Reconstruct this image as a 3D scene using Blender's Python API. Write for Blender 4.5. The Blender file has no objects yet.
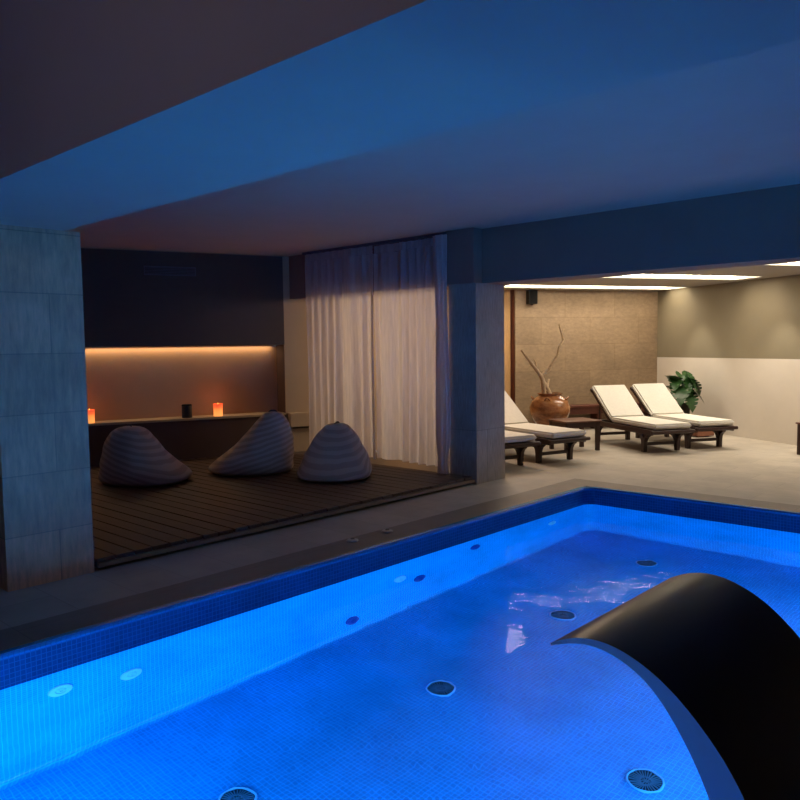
import bpy, bmesh, math, random
from mathutils import Vector, Matrix
random.seed(7)
PI = math.pi
scn = bpy.context.scene
COL = scn.collection

# ------------------------------------------------------------------ helpers
def link(o):
    COL.objects.link(o); return o

def tag(o, label=None, cat=None, group=None, kind=None):
    if label: o['label'] = label
    if cat: o['category'] = cat
    if group: o['group'] = group
    if kind: o['kind'] = kind
    return o

def thing(name, label, cat, loc=(0, 0, 0), rz=0.0, group=None):
    o = link(bpy.data.objects.new(name, None))
    o.empty_display_size = 0.1
    o.location = loc; o.rotation_euler = (0, 0, rz)
    return tag(o, label, cat, group)

def obj(name, bm, mat, parent=None, smooth=None, bevel=None, subsurf=0):
    bmesh.ops.recalc_face_normals(bm, faces=bm.faces[:])
    me = bpy.data.meshes.new(name)
    bm.to_mesh(me); bm.free()
    o = link(bpy.data.objects.new(name, me))
    for m in (mat if isinstance(mat, (list, tuple)) else [mat]):
        me.materials.append(m)
    if parent: o.parent = parent
    if smooth:
        for p in me.polygons: p.use_smooth = True
        if smooth is not True:
            me.set_sharp_from_angle(angle=smooth)
    if bevel:
        md = o.modifiers.new('bevel', 'BEVEL'); md.width = bevel; md.segments = 3
        md.limit_method = 'ANGLE'; md.angle_limit = 0.6
    if subsurf:
        md = o.modifiers.new('sub', 'SUBSURF'); md.levels = subsurf; md.render_levels = subsurf
    return o

def struct(name, bm, mat, label=None, cat=None, **k):
    o = obj(name, bm, mat, **k)
    o['kind'] = 'structure'
    if label: tag(o, label, cat)
    return o

def box(bm, c, s, rot=None):
    m = Matrix.Translation(c)
    if rot is not None: m = m @ rot
    m = m @ Matrix.Diagonal((s[0], s[1], s[2], 1))
    return bmesh.ops.create_cube(bm, size=1, matrix=m)['verts']

def bxx(bm, x0, x1, y0, y1, z0, z1):
    return box(bm, ((x0+x1)/2, (y0+y1)/2, (z0+z1)/2), (abs(x1-x0), abs(y1-y0), abs(z1-z0)))

def prism(bm, pts, z0, z1):
    """extrude a plan outline (list of xy) from z0 to z1"""
    a = [bm.verts.new((p[0], p[1], z0)) for p in pts]
    b = [bm.verts.new((p[0], p[1], z1)) for p in pts]
    n = len(pts)
    bm.faces.new(a[::-1]); bm.faces.new(b)
    for i in range(n):
        bm.faces.new((a[i], a[(i+1) % n], b[(i+1) % n], b[i]))

def prism_dir(bm, pts3, vec):
    a = [bm.verts.new(p) for p in pts3]
    b = [bm.verts.new(Vector(p)+Vector(vec)) for p in pts3]
    n = len(a)
    bm.faces.new(a[::-1]); bm.faces.new(b)
    for i in range(n):
        bm.faces.new((a[i], a[(i+1) % n], b[(i+1) % n], b[i]))

def lathe(bm, prof, n=32, cx=0, cy=0, cap0=True, cap1=True):
    rings = []
    for r, z in prof:
        rings.append([bm.verts.new((cx+r*math.cos(2*PI*i/n), cy+r*math.sin(2*PI*i/n), z)) for i in range(n)])
    for a, b in zip(rings, rings[1:]):
        for i in range(n):
            bm.faces.new((a[i], a[(i+1) % n], b[(i+1) % n], b[i]))
    if cap0: bm.faces.new(rings[0][::-1])
    if cap1: bm.faces.new(rings[-1])

def tube(bm, pts, rad, n=8):
    """tapered tube through points; rad = list of radii"""
    pts = [Vector(p) for p in pts]
    rings = []
    up = Vector((0, 0, 1))
    for i, p in enumerate(pts):
        d = (pts[min(i+1, len(pts)-1)] - pts[max(i-1, 0)]).normalized()
        ref = up if abs(d.z) < 0.95 else Vector((1, 0, 0))
        u = d.cross(ref).normalized(); v = u.cross(d).normalized()
        rings.append([bm.verts.new(p + rad[i]*(u*math.cos(2*PI*k/n)+v*math.sin(2*PI*k/n))) for k in range(n)])
    for a, b in zip(rings, rings[1:]):
        for i in range(n):
            bm.faces.new((a[i], a[(i+1) % n], b[(i+1) % n], b[i]))
    bm.faces.new(rings[0][::-1]); bm.faces.new(rings[-1])

def smooth_path(pts, k=4):
    """Catmull-Rom resample"""
    P = [Vector(p) for p in pts]; out = []
    for i in range(len(P)-1):
        p0 = P[max(i-1, 0)]; p1 = P[i]; p2 = P[i+1]; p3 = P[min(i+2, len(P)-1)]
        for j in range(k):
            t = j/k
            out.append(0.5*((2*p1)+(p2-p0)*t+(2*p0-5*p1+4*p2-p3)*t*t+(3*p1-p0-3*p2+p3)*t**3))
    out.append(P[-1]); return out

def copy_tree(o, parent=None):
    c = o.copy(); COL.objects.link(c)
    if parent is not None: c.parent = parent
    for ch in list(o.children): copy_tree(ch, c)
    return c

# ------------------------------------------------------------------ materials
def lin(c):
    return tuple(((v/255)/12.92 if v/255 <= 0.04045 else ((v/255+0.055)/1.055)**2.4) for v in c)+(1,)

class NT:
    def __init__(s, name):
        s.m = bpy.data.materials.new(name); s.m.use_nodes = True
        s.t = s.m.node_tree; s.b = s.t.nodes['Principled BSDF']; s.out = s.t.nodes['Material Output']
    def n(s, typ, **k):
        x = s.t.nodes.new(typ)
        for a, v in k.items():
            if hasattr(x, a) and a not in x.inputs: setattr(x, a, v)
        return x
    def l(s, a, b): s.t.links.new(a, b)
    def coords(s, kind='Object', scale=(1, 1, 1), rot=(0, 0, 0)):
        tc = s.n('ShaderNodeTexCoord'); mp = s.n('ShaderNodeMapping')
        mp.inputs['Scale'].default_value = scale; mp.inputs['Rotation'].default_value = rot
        s.l(tc.outputs[kind], mp.inputs['Vector']); return mp.outputs['Vector']
    def noise(s, vec, scale=5, detail=4, rough=0.6):
        x = s.n('ShaderNodeTexNoise'); x.inputs['Scale'].default_value = scale
        x.inputs['Detail'].default_value = detail; x.inputs['Roughness'].default_value = rough
        s.l(vec, x.inputs['Vector']); return x.outputs['Fac']
    def ramp(s, fac, stops):
        x = s.n('ShaderNodeValToRGB'); e = x.color_ramp.elements
        while len(e) < len(stops): e.new(0.5)
        for el, (p, c) in zip(e, stops): el.position = p; el.color = c
        s.l(fac, x.inputs['Fac']); return x.outputs['Color']
    def mix(s, fac, a, b, mode='MIX'):
        x = s.n('ShaderNodeMix'); x.data_type = 'RGBA'; x.blend_type = mode
        for sock, v in ((x.inputs[0], fac), (x.inputs[6], a), (x.inputs[7], b)):
            if isinstance(v, (int, float, tuple)): sock.default_value = v
            else: s.l(v, sock)
        return x.outputs[2]
    def bump(s, h, strength=0.2, dist=0.01):
        x = s.n('ShaderNodeBump'); x.inputs['Strength'].default_value = strength
        x.inputs['Distance'].default_value = dist; s.l(h, x.inputs['Height'])
        s.l(x.outputs['Normal'], s.b.inputs['Normal']); return x
    def base(s, c):
        if isinstance(c, tuple): s.b.inputs['Base Color'].default_value = c
        else: s.l(c, s.b.inputs['Base Color'])
    def set(s, **k):
        for a, v in k.items(): s.b.inputs[a.replace('_', ' ')].default_value = v
        return s

def simple(name, rgb, rough=0.6, var=0.12, scale=8, metal=0.0, bump=0.0, stretch=(1, 1, 1), spec=0.5):
    t = NT(name); c = lin(rgb)
    v = t.coords(scale=stretch); f = t.noise(v, scale)
    lo = tuple(x*(1-var) for x in c[:3])+(1,); hi = tuple(min(1, x*(1+var)) for x in c[:3])+(1,)
    t.base(t.ramp(f, [(0.3, lo), (0.7, hi)]))
    t.set(Roughness=rough, Metallic=metal); t.b.inputs['Specular IOR Level'].default_value = spec
    if bump: t.bump(f, bump, 0.01)
    return t.m

def combine(t, a, b):
    """vector (a,b,0)"""
    x = t.n('ShaderNodeCombineXYZ'); t.l(a, x.inputs[0]); t.l(b, x.inputs[1]); return x.outputs[0]

def wall_uv(t, dx, dy):
    """vector (along-wall, height, 0) for a vertical wall with plan direction dx,dy"""
    tc = t.n('ShaderNodeTexCoord'); s = t.n('ShaderNodeSeparateXYZ'); t.l(tc.outputs['Object'], s.inputs[0])
    m1 = t.n('ShaderNodeMath', operation='MULTIPLY'); m1.inputs[1].default_value = dx; t.l(s.outputs[0], m1.inputs[0])
    m2 = t.n('ShaderNodeMath', operation='MULTIPLY_ADD'); m2.inputs[1].default_value = dy
    t.l(s.outputs[1], m2.inputs[0]); t.l(m1.outputs[0], m2.inputs[2])
    return combine(t, m2.outputs[0], s.outputs[2])

def mosaic(name, c1, c2, grout, size=0.028, wall=True, rough=0.25):
    t = NT(name)
    v = wall_uv(t, 1, 1) if wall else t.coords()
    b = t.n('ShaderNodeTexBrick'); b.offset = 0; b.squash = 1
    b.inputs['Scale'].default_value = 1; b.inputs['Mortar Size'].default_value = size*0.09
    b.inputs['Mortar Smooth'].default_value = 0.3
    b.inputs['Brick Width'].default_value = size; b.inputs['Row Height'].default_value = size
    b.inputs['Color1'].default_value = c1; b.inputs['Color2'].default_value = c2
    b.inputs['Mortar'].default_value = grout
    t.l(v, b.inputs['Vector'])
    nz = t.noise(t.coords(), 1.6, 3)
    shade = t.ramp(nz, [(0.3, (0.8, 0.8, 0.8, 1)), (0.7, (1.1, 1.1, 1.1, 1))])
    t.base(t.mix(1.0, b.outputs['Color'], shade, 'MULTIPLY')); t.set(Roughness=rough)
    return t.m

def stone_panels(name, c, dx, dy, w, h, mortar, streak=(2, 14), rough=0.55, dz=0.0, contrast=0.3, off=0.5, vertical=True):
    """large stone slabs with joints and fine directional veining"""
    t = NT(name)
    uv = wall_uv(t, dx, dy)
    mp = t.n('ShaderNodeMapping'); mp.inputs['Location'].default_value = (0, -dz, 0); t.l(uv, mp.inputs['Vector'])
    b = t.n('ShaderNodeTexBrick'); b.offset = off
    b.inputs['Scale'].default_value = 1; b.inputs['Mortar Size'].default_value = 0.004
    b.inputs['Brick Width'].default_value = w; b.inputs['Row Height'].default_value = h
    b.inputs['Color1'].default_value = (0.86, 0.86, 0.86, 1); b.inputs['Color2'].default_value = (1.08, 1.08, 1.08, 1)
    b.inputs['Mortar'].default_value = mortar
    t.l(mp.outputs[0], b.inputs['Vector'])
    m2 = t.n('ShaderNodeMapping'); m2.inputs['Scale'].default_value = (streak[0], streak[1], 1)
    t.l(uv, m2.inputs['Vector'])
    n1 = t.noise(m2.outputs[0], 3.0, 8, 0.7)
    n2 = t.noise(uv, 2.2, 3)
    lo = tuple(x*(1-contrast) for x in c[:3])+(1,); hi = tuple(x*(1+contrast*0.8) for x in c[:3])+(1,)
    col = t.ramp(n1, [(0.32, lo), (0.68, hi)])
    col = t.mix(1.0, col, t.ramp(n2, [(0.3, (0.85, 0.85, 0.85, 1)), (0.7, (1.12, 1.12, 1.12, 1))]), 'MULTIPLY')
    t.base(t.mix(1.0, col, b.outputs['Color'], 'MULTIPLY'))
    t.set(Roughness=rough); t.bump(n1, 0.25, 0.004)
    return t.m

def floor_tiles(name, c, w, h, rot, rough=0.45, joint=0.78):
    t = NT(name)
    v = t.coords(rot=(0, 0, rot))
    b = t.n('ShaderNodeTexBrick'); b.offset = 0.5
    b.inputs['Scale'].default_value = 1; b.inputs['Mortar Size'].default_value = 0.004
    b.inputs['Brick Width'].default_value = w; b.inputs['Row Height'].default_value = h
    b.inputs['Color1'].default_value = (0.93, 0.93, 0.93, 1); b.inputs['Color2'].default_value = (1.05, 1.05, 1.05, 1)
    b.inputs['Mortar'].default_value = (joint, joint, joint, 1)
    t.l(v, b.inputs['Vector'])
    n1 = t.noise(v, 2.5, 6, 0.65)
    lo = tuple(x*0.85 for x in c[:3])+(1,); hi = tuple(x*1.12 for x in c[:3])+(1,)
    t.base(t.mix(1.0, t.ramp(n1, [(0.3, lo), (0.7, hi)]), b.outputs['Color'], 'MULTIPLY'))
    t.set(Roughness=rough); t.bump(n1, 0.08, 0.004)
    return t.m

def striped(name, c1, c2, freq):
    t = NT(name)
    tc = t.n('ShaderNodeTexCoord'); s = t.n('ShaderNodeSeparateXYZ'); t.l(tc.outputs['Object'], s.inputs[0])
    nz = t.noise(tc.outputs['Object'], 2.5, 2)
    # stripes follow height, tilted a little along the bag
    a = t.n('ShaderNodeMath', operation='MULTIPLY_ADD'); a.inputs[1].default_value = -0.28
    t.l(s.outputs[0], a.inputs[0]); t.l(s.outputs[2], a.inputs[2])
    b = t.n('ShaderNodeMath', operation='MULTIPLY_ADD'); b.inputs[1].default_value = 0.05
    t.l(nz, b.inputs[0]); t.l(a.outputs[0], b.inputs[2])
    c = t.n('ShaderNodeMath', operation='MULTIPLY'); c.inputs[1].default_value = freq*2*PI; t.l(b.outputs[0], c.inputs[0])
    d = t.n('ShaderNodeMath', operation='SINE'); t.l(c.outputs[0], d.inputs[0])
    e = t.n('ShaderNodeMath', operation='MULTIPLY_ADD'); e.inputs[1].default_value = 0.5; e.inputs[2].default_value = 0.5
    t.l(d.outputs[0], e.inputs[0])
    t.base(t.ramp(e.outputs[0], [(0.35, c1), (0.65, c2)])); t.set(Roughness=0.9)
    t.bump(t.noise(tc.outputs['Object'], 180, 2), 0.15, 0.003)
    return t.m

def emissive(name, rgb, strength, grad=None):
    t = NT(name)
    if grad:
        tc = t.n('ShaderNodeTexCoord'); s = t.n('ShaderNodeSeparateXYZ'); t.l(tc.outputs['Generated'], s.inputs[0])
        c = t.ramp(s.outputs[2], grad); t.l(c, t.b.inputs['Emission Color'])
    else:
        t.b.inputs['Emission Color'].default_value = lin(rgb)
    t.base(lin(rgb)); t.b.inputs['Emission Strength'].default_value = strength
    return t.m

M = {}
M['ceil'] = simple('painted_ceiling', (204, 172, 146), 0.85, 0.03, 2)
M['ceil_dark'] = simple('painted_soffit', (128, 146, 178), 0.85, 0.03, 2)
M['plaster'] = simple('plaster', (168, 146, 118), 0.85, 0.04, 3)
M['niche'] = simple('niche_paint', (172, 136, 104), 0.85, 0.05, 2)
M['brown_dark'] = simple('dark_brown_wall', (74, 52, 46), 0.8, 0.05, 3)
M['plaster_shaded'] = simple('shaded_plaster', (72, 60, 50), 0.85, 0.05, 3)  # plaster with shade put into its colour, for the unlit upper wall
M['beam'] = simple('beam_paint', (140, 104, 90), 0.8, 0.05, 2)
M['spa_ceil'] = simple('spa_ceiling', (158, 150, 138), 0.85, 0.03, 2)
M['pillar_left'] = stone_panels('pillar_stone', lin((214, 162, 122)), 1, 1, 1.3, 0.409, (0.62, 0.62, 0.62, 1), (9, 1.3), dz=0.357, off=0.35, contrast=0.3)
M['pillar_right'] = stone_panels('pillar_stone_fine', lin((160, 150, 138)), 1, 1, 3.0, 1.75, (0.6, 0.6, 0.6, 1), (26, 2.0), dz=-1.13, contrast=0.35)
M['travertine'] = stone_panels('travertine', lin((146, 124, 98)), 0.515, 0.857, 1.05, 0.50, (0.72, 0.68, 0.6, 1), (3.5, 6), contrast=0.2, dz=0.1)
M['tan_paint'] = simple('tan_paint', (120, 110, 88), 0.8, 0.04, 2)
M['white_paint'] = simple('offwhite_paint', (196, 186, 172), 0.75, 0.04, 2)
M['deck_stone'] = floor_tiles('deck_stone', lin((168, 158, 144)), 0.8, 0.4, 0.0, 0.6)
M['coping'] = floor_tiles('coping_stone', lin((120, 110, 98)), 0.6, 3.0, 0.0, 0.6)
M['mosaic_wall'] = mosaic('pool_mosaic_wall', (0.006, 0.40, 0.74, 1), (0.008, 0.45, 0.82, 1), (0.02, 0.68, 1.0, 1))
M['mosaic_dim'] = mosaic('pool_mosaic_dim', (0.010, 0.085, 0.22, 1), (0.014, 0.11, 0.27, 1), (0.03, 0.17, 0.36, 1))  # tiles above the water coloured darker, as less light reaches them
M['mosaic_lip'] = mosaic('pool_mosaic_lip', (0.02, 0.26, 0.50, 1), (0.03, 0.30, 0.56, 1), (0.03, 0.2, 0.4, 1))
M['mosaic_floor'] = mosaic('pool_mosaic_floor', (0.002, 0.30, 0.62, 1), (0.003, 0.36, 0.70, 1), (0.008, 0.54, 0.92, 1), wall=False)
M['wood_deck'] = simple('dark_deck_wood', (72, 50, 38), 0.55, 0.35, 6, stretch=(1.2, 14, 14), bump=0.15)
M['deck_fascia'] = simple('deck_fascia_wood', (140, 120, 98), 0.6, 0.2, 6, stretch=(10, 1, 10))
M['brown_gloss'] = simple('polished_brown', (44, 33, 28), 0.3, 0.1, 4)
M['teak'] = simple('dark_teak', (50, 26, 22), 0.38, 0.3, 9, stretch=(2, 12, 12))
M['teak_top'] = simple('teak_table_top', (104, 66, 50), 0.35, 0.2, 9, stretch=(2, 12, 12))
M['wood_orange'] = simple('honey_wood', (176, 138, 92), 0.5, 0.2, 6, stretch=(8, 8, 1))
M['wood_red'] = simple('red_brown_wood', (84, 40, 26), 0.5, 0.2, 6)
M['cushion'] = simple('cream_cushion', (212, 208, 198), 0.9, 0.05, 30, bump=0.08)
M['piping'] = simple('cushion_piping', (172, 164, 146), 0.9, 0.05, 30)
M['terracotta'] = simple('terracotta', (150, 84, 56), 0.7, 0.15, 6)
M['planter_wood'] = simple('planter_brown', (122, 76, 54), 0.6, 0.15, 6)
M['plant_pot'] = simple('dark_plant_pot', (48, 46, 36), 0.7, 0.15, 6)
M['leaf'] = simple('monstera_leaf', (40, 74, 34), 0.35, 0.35, 14)
M['stem'] = simple('plant_stem', (58, 88, 44), 0.5, 0.1, 6)
M['driftwood'] = simple('driftwood', (176, 150, 118), 0.75, 0.25, 30, bump=0.3)
M['black'] = simple('black_plastic', (14, 14, 15), 0.5, 0.1, 10)
M['black_grille'] = simple('black_grille', (14, 14, 15), 0.9, 0.2, 200, spec=0.2)
M['vent'] = simple('vent_grey', (92, 88, 96), 0.6, 0.05, 5)
M['bag'] = striped('grey_striped_canvas', lin((168, 150, 134)), lin((192, 174, 156)), 17)
M['bag_seam'] = simple('bag_seam', (70, 70, 74), 0.9, 0.1, 30)
M['steel'] = simple('brushed_steel', (150, 150, 150), 0.35, 0.05, 20, metal=0.6)
M['drain_ring'] = simple('pale_drain_ring', (130, 205, 235), 0.4, 0.05, 20)
M['drain_dark'] = simple('drain_cavity', (6, 26, 40), 0.6, 0.1, 20)
M['drain_rib'] = simple('drain_ribs', (84, 120, 132), 0.4, 0.1, 20)
M['inlet'] = simple('pale_inlet', (176, 232, 232), 0.3, 0.05, 20)
M['inlet_dark'] = simple('blue_inlet', (24, 74, 150), 0.4, 0.1, 20)
M['tray_white'] = simple('tray_paint', (206, 200, 188), 0.7, 0.03, 5)
M['tray_glow'] = emissive('light_strip', (255, 244, 218), 7.0)
M['candle'] = emissive('candle_glow', (255, 120, 60), 1.0, [(0.0, (1.0, 0.42, 0.10, 1)), (0.55, (1.0, 0.30, 0.06, 1)), (0.72, (0.95, 0.13, 0.035, 1)), (1.0, (0.55, 0.05, 0.02, 1))])
M['wick'] = emissive('flame', (255, 190, 90), 3.0)
M['jet_black'] = None

t = NT('black_enamel'); t.base((0.012, 0.009, 0.008, 1)); t.set(Roughness=0.32)
t.b.inputs['Specular IOR Level'].default_value = 0.10; M['jet_black'] = t.m
t = NT('blue_lit_edge'); t.base(lin((170, 225, 250))); t.set(Roughness=0.5, Metallic=0.1); M['jet_blue_lit'] = t.m  # pale blue colour stands in for pool light reflected on the blade's side

# glazed jar
t = NT('glazed_brown'); v = t.coords(scale=(1, 1, 2.2)); f = t.noise(v, 3.5, 6, 0.7)
t.base(t.ramp(f, [(0.3, lin((84, 46, 26))), (0.5, lin((156, 98, 56))), (0.7, lin((190, 140, 92)))]))
t.set(Roughness=0.22); t.b.inputs['Coat Weight'].default_value = 0.6; M['glaze'] = t.m

# curtain: diffuse + translucent cloth
t = NT('curtain_cloth')
dif = t.n('ShaderNodeBsdfDiffuse'); tr = t.n('ShaderNodeBsdfTranslucent'); mx = t.n('ShaderNodeMixShader')
cc = t.noise(t.coords(scale=(12, 12, 1)), 3, 2)
cr = t.ramp(cc, [(0.3, lin((214, 204, 196))), (0.7, lin((232, 222, 212)))])
t.l(cr, dif.inputs['Color']); t.l(cr, tr.inputs['Color']); mx.inputs[0].default_value = 0.42
t.l(dif.outputs[0], mx.inputs[1]); t.l(tr.outputs[0], mx.inputs[2]); t.l(mx.outputs[0], t.out.inputs['Surface'])
M['curtain'] = t.m

# water surface
t = NT('pool_water')
rf = t.n('ShaderNodeBsdfRefraction'); rf.inputs['IOR'].default_value = 1.333; rf.inputs['Roughness'].default_value = 0.0
gl = t.n('ShaderNodeBsdfGlossy'); gl.inputs['Roughness'].default_value = 0.03; gl.inputs['Color'].default_value = (0.55, 0.8, 1, 1)
fr = t.n('ShaderNodeFresnel'); fr.inputs['IOR'].default_value = 1.333
ml = t.n('ShaderNodeMath', operation='MULTIPLY'); ml.inputs[1].default_value = 0.10; t.l(fr.outputs[0], ml.inputs[0])
mx = t.n('ShaderNodeMixShader'); t.l(ml.outputs[0], mx.inputs[0]); t.l(rf.outputs[0], mx.inputs[1]); t.l(gl.outputs[0], mx.inputs[2])
f1 = t.noise(t.coords(scale=(1, 1, 1)), 2.2, 3, 0.5)
bp = t.n('ShaderNodeBump'); bp.inputs['Strength'].default_value = 0.35; bp.inputs['Distance'].default_value = 0.02
t.l(f1, bp.inputs['Height'])
for nd in (rf, gl): t.l(bp.outputs[0], nd.inputs['Normal'])
t.l(mx.outputs[0], t.out.inputs['Surface'])
M['water'] = t.m

# ------------------------------------------------------------------ setting
PX1, PY0, PD, WZ = 3.75, -6.85, -1.30, -0.185     # pool right edge, near edge, bottom, water level
LIP = 0.05

# dry floor around the pool
bm = bmesh.new()
X0, X1, Y0, Y1 = -7.6, 6.4, -9.6, 8.2
CW = 0.34
a, b, c, d = -LIP-CW, PX1+LIP+CW, PY0-LIP-CW, LIP+CW
bxx(bm, X0, a, Y0, Y1, -0.15, 0); bxx(bm, b, X1, Y0, Y1, -0.15, 0)
bxx(bm, a, b, Y0, c, -0.15, 0); bxx(bm, a, b, d, Y1, -0.15, 0)
struct('floor', bm, M['deck_stone'])
bm = bmesh.new()
bxx(bm, a, -LIP, c, d, -0.15, 0.001); bxx(bm, PX1+LIP, b, c, d, -0.15, 0.001)
bxx(bm, -LIP, PX1+LIP, c, PY0-LIP, -0.15, 0.001); bxx(bm, -LIP, PX1+LIP, LIP, d, -0.15, 0.001)
struct('trim_1', bm, M['coping'])

def rrect(x0, x1, y0, y1, r, n=6):
    pts = []
    for cx, cy, a0 in ((x1-r, y1-r, 0), (x0+r, y1-r, 90), (x0+r, y0+r, 180), (x1-r, y0+r, 270)):
        for i in range(n+1):
            g = math.radians(a0+90*i/n); pts.append((cx+r*math.cos(g), cy+r*math.sin(g)))
    return pts
# pool wall: tiled liner with a narrow tiled lip
bm = bmesh.new()
inn = rrect(0, PX1, PY0, 0, 0.12); n = len(inn)
def ringverts(pts, z): return [bm.verts.new((p[0], p[1], z)) for p in pts]
out = rrect(-LIP, PX1+LIP, PY0-LIP, LIP, 0.17)
def ring_faces(rings):
    for A, B in zip(rings, rings[1:]):
        for i in range(n): bm.faces.new((A[i], A[(i+1) % n], B[(i+1) % n], B[i]))
CR = 0.045
rg = []
for k in range(7):
    g = math.radians(90*k/6); ins = CR*(1-math.sin(g))
    rg.append(ringverts(rrect(ins, PX1-ins, PY0+ins, -ins, 0.13), PD+0.001+CR*(1-math.cos(g))))
rg.append(ringverts(inn, WZ))
ring_faces(rg); struct('wall_pool', bm, M['mosaic_wall'], smooth=0.9)
bm = bmesh.new(); ring_faces([ringverts(inn, WZ), ringverts(inn, -0.025), ringverts(out, -0.025), ringverts(out, PD)]); struct('wall_pool_band', bm, M['mosaic_dim'])
bm = bmesh.new(); ring_faces([ringverts(inn, -0.025), ringverts(rrect(0.006, PX1-0.006, PY0+0.006, -0.006, 0.12), -0.012), ringverts(rrect(-0.006, PX1+0.006, PY0-0.006, 0.006, 0.13), 0.006), ringverts(out, 0.006)]); struct('trim_10', bm, M['mosaic_lip'])
bm = bmesh.new(); prism(bm, out, PD-0.1, PD); struct('floor_pool', bm, M['mosaic_floor'])
# outer corners of the lip square off
bm = bmesh.new()
bm.faces.new(ringverts(rrect(-0.004, PX1+0.004, PY0-0.004, 0.004, 0.12), WZ))
wat = obj('pool_water', bm, M['water'])
tag(wat, 'clear blue lit water filling the rectangular mosaic pool', 'water', kind='stuff')

# ceilings and beams
bm = bmesh.new(); bxx(bm, X0, X1, -6.19, -5.28, 2.43, 3.6); struct('ceiling_beam', bm, M['ceil'])
bm = bmesh.new(); bxx(bm, X0, X1, -5.28, -0.10, 2.92, 3.1); struct('ceiling', bm, M['ceil'])
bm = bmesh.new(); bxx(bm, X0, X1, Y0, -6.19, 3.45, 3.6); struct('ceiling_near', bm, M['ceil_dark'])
bm = bmesh.new(); bxx(bm, -1.08, X1, -0.52, -0.10, 2.305, 2.92); bxx(bm, X0, -1.46, -0.52, -0.10, 2.305, 2.92)
struct('trim_2', bm, M['beam'])
bm = bmesh.new(); bxx(bm, -1.46, -1.063, -0.68, -0.09, 2.305, 2.92); struct('trim_3', bm, M['beam'])
bm = bmesh.new()
# the spa ceiling, with the light trays cut out, built as strips along the tray direction
TD = Vector((0.479, 0.878, 0)); TN = Vector((0.878, -0.479, 0)); TO = Vector((-2.06, 3.0, 0))
def tp(s, w): q = TO + TD*s + TN*w; return (q.x, q.y)
trays = [(-1.60, -0.45, 3.60, 0.55), (0.46, 0.2, 2.64, 0.60), (2.52, 1.2, 1.80, 0.52)]   # w0, s0, length, width
def strip(w0, w1, s0, s1): prism(bm, [tp(s0, w0), tp(s1, w0), tp(s1, w1), tp(s0, w1)], 2.60, 2.75)
ws = -4.5
for (w0, s0, L, wd) in trays:
    strip(ws, w0, -7, 9); strip(w0, w0+wd, -7, s0); strip(w0, w0+wd, s0+L, 9); ws = w0+wd
strip(ws, 8.5, -7, 9)
# clip to the spa side of the beam
g = bmesh.ops.bisect_plane(bm, geom=bm.verts[:]+bm.edges[:]+bm.faces[:], plane_co=(0, -0.10, 0), plane_no=(0, -1, 0), clear_outer=True)
bmesh.ops.holes_fill(bm, edges=[e for e in g['geom_cut'] if isinstance(e, bmesh.types.BMEdge)])
struct('ceiling_spa', bm, M['spa_ceil'])

for i, (w0, s0, L, wd) in enumerate(trays):
    labels = ['longest recessed ceiling light tray, nearest the stone back wall',
              'recessed ceiling light tray between the other two, over the two raised loungers',
              'recessed ceiling light tray furthest right, cut off by the frame']
    q = TO + TD*(s0+L/2) + TN*(w0+wd/2)
    th = thing('ceiling_light_tray', labels[i], 'ceiling light', (q.x, q.y, 2.6), math.atan2(TD.y, TD.x), 'recessed light trays in the spa ceiling')
    b1 = bmesh.new()
    h = 0.10
    bxx(b1, -L/2, L/2, -wd/2, wd/2, h, h+0.01)
    bxx(b1, -L/2, L/2, wd/2-0.008, wd/2, 0.0, h); bxx(b1, -L/2, L/2, -wd/2, -wd/2+0.008, 0.0, h)
    bxx(b1, -L/2, -L/2+0.008, -wd/2, wd/2, 0.0, h); bxx(b1, L/2-0.008, L/2, -wd/2, wd/2, 0.0, h)
    obj('tray', b1, M['tray_white'], th)
    b2 = bmesh.new()
    bxx(b2, -L/2+0.01, L/2-0.01, -wd/2+0.015, -wd/2+0.06, 0.03, 0.06)
    obj('light_strip', b2, M['tray_glow'], th)
    b2 = bmesh.new(); bxx(b2, -L/2+0.01, L/2-0.01, wd/2-0.06, wd/2-0.015, 0.03, 0.06); obj('light_strip', b2, M['tray_glow'], th)
    b2 = bmesh.new(); bxx(b2, L/2-0.14, L/2-0.01, -wd/2+0.07, wd/2-0.07, 0.03, 0.06); obj('light_strip', b2, M['tray_glow'], th)

# spa back wall (travertine), side wall (two-tone paint), panelled wall
def seg(bm, p, q, z0, z1, th, side=1):
    p = Vector(p).to_3d(); q = Vector(q).to_3d(); d = (q-p).normalized(); nn = Vector((-d.y, d.x, 0))*th*side
    prism(bm, [(p.x, p.y), (q.x, q.y), (q.x+nn.x, q.y+nn.y), (p.x+nn.x, p.y+nn.y)], z0, z1)
V = Vector((0.515, 0.857)); U = Vector((0.869, -0.495)); CORN = Vector((-2.26, 6.75))
E1 = CORN - V*3.05      # left end of the travertine wall
bm = bmesh.new(); seg(bm, E1, CORN, 0, 2.75, 0.2); struct('wall_back', bm, M['travertine'])
bm = bmesh.new(); seg(bm, E1+Vector((0.06, -0.035)), E1+V*0.58+Vector((0.06, -0.035)), 0, 2.6, 0.06); struct('trim_4', bm, M['travertine'])
R0 = CORN; R1 = CORN + U*9.4
bm = bmesh.new(); seg(bm, R0, R1, 1.32, 2.75, 0.2); struct('wall_right', bm, M['tan_paint'])
bm = bmesh.new(); seg(bm, R0, R1, 0, 1.32, 0.2); struct('wall_right_lower', bm, M['white_paint'])
# honey wood panelled wall left of the travertine, dark jamb between
bm = bmesh.new(); seg(bm, (-4.30, 0.4), tuple(E1-V*0.06), 0, 2.75, 0.12); struct('wall_panelled', bm, M['wood_orange'])
bm = bmesh.new(); seg(bm, E1-V*0.07, E1, 0, 2.75, 0.12); box(bm, (E1.x+0.02, E1.y-0.02, 1.3), (0.05, 0.05, 2.6)); struct('trim_5', bm, M['wood_red'])
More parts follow.
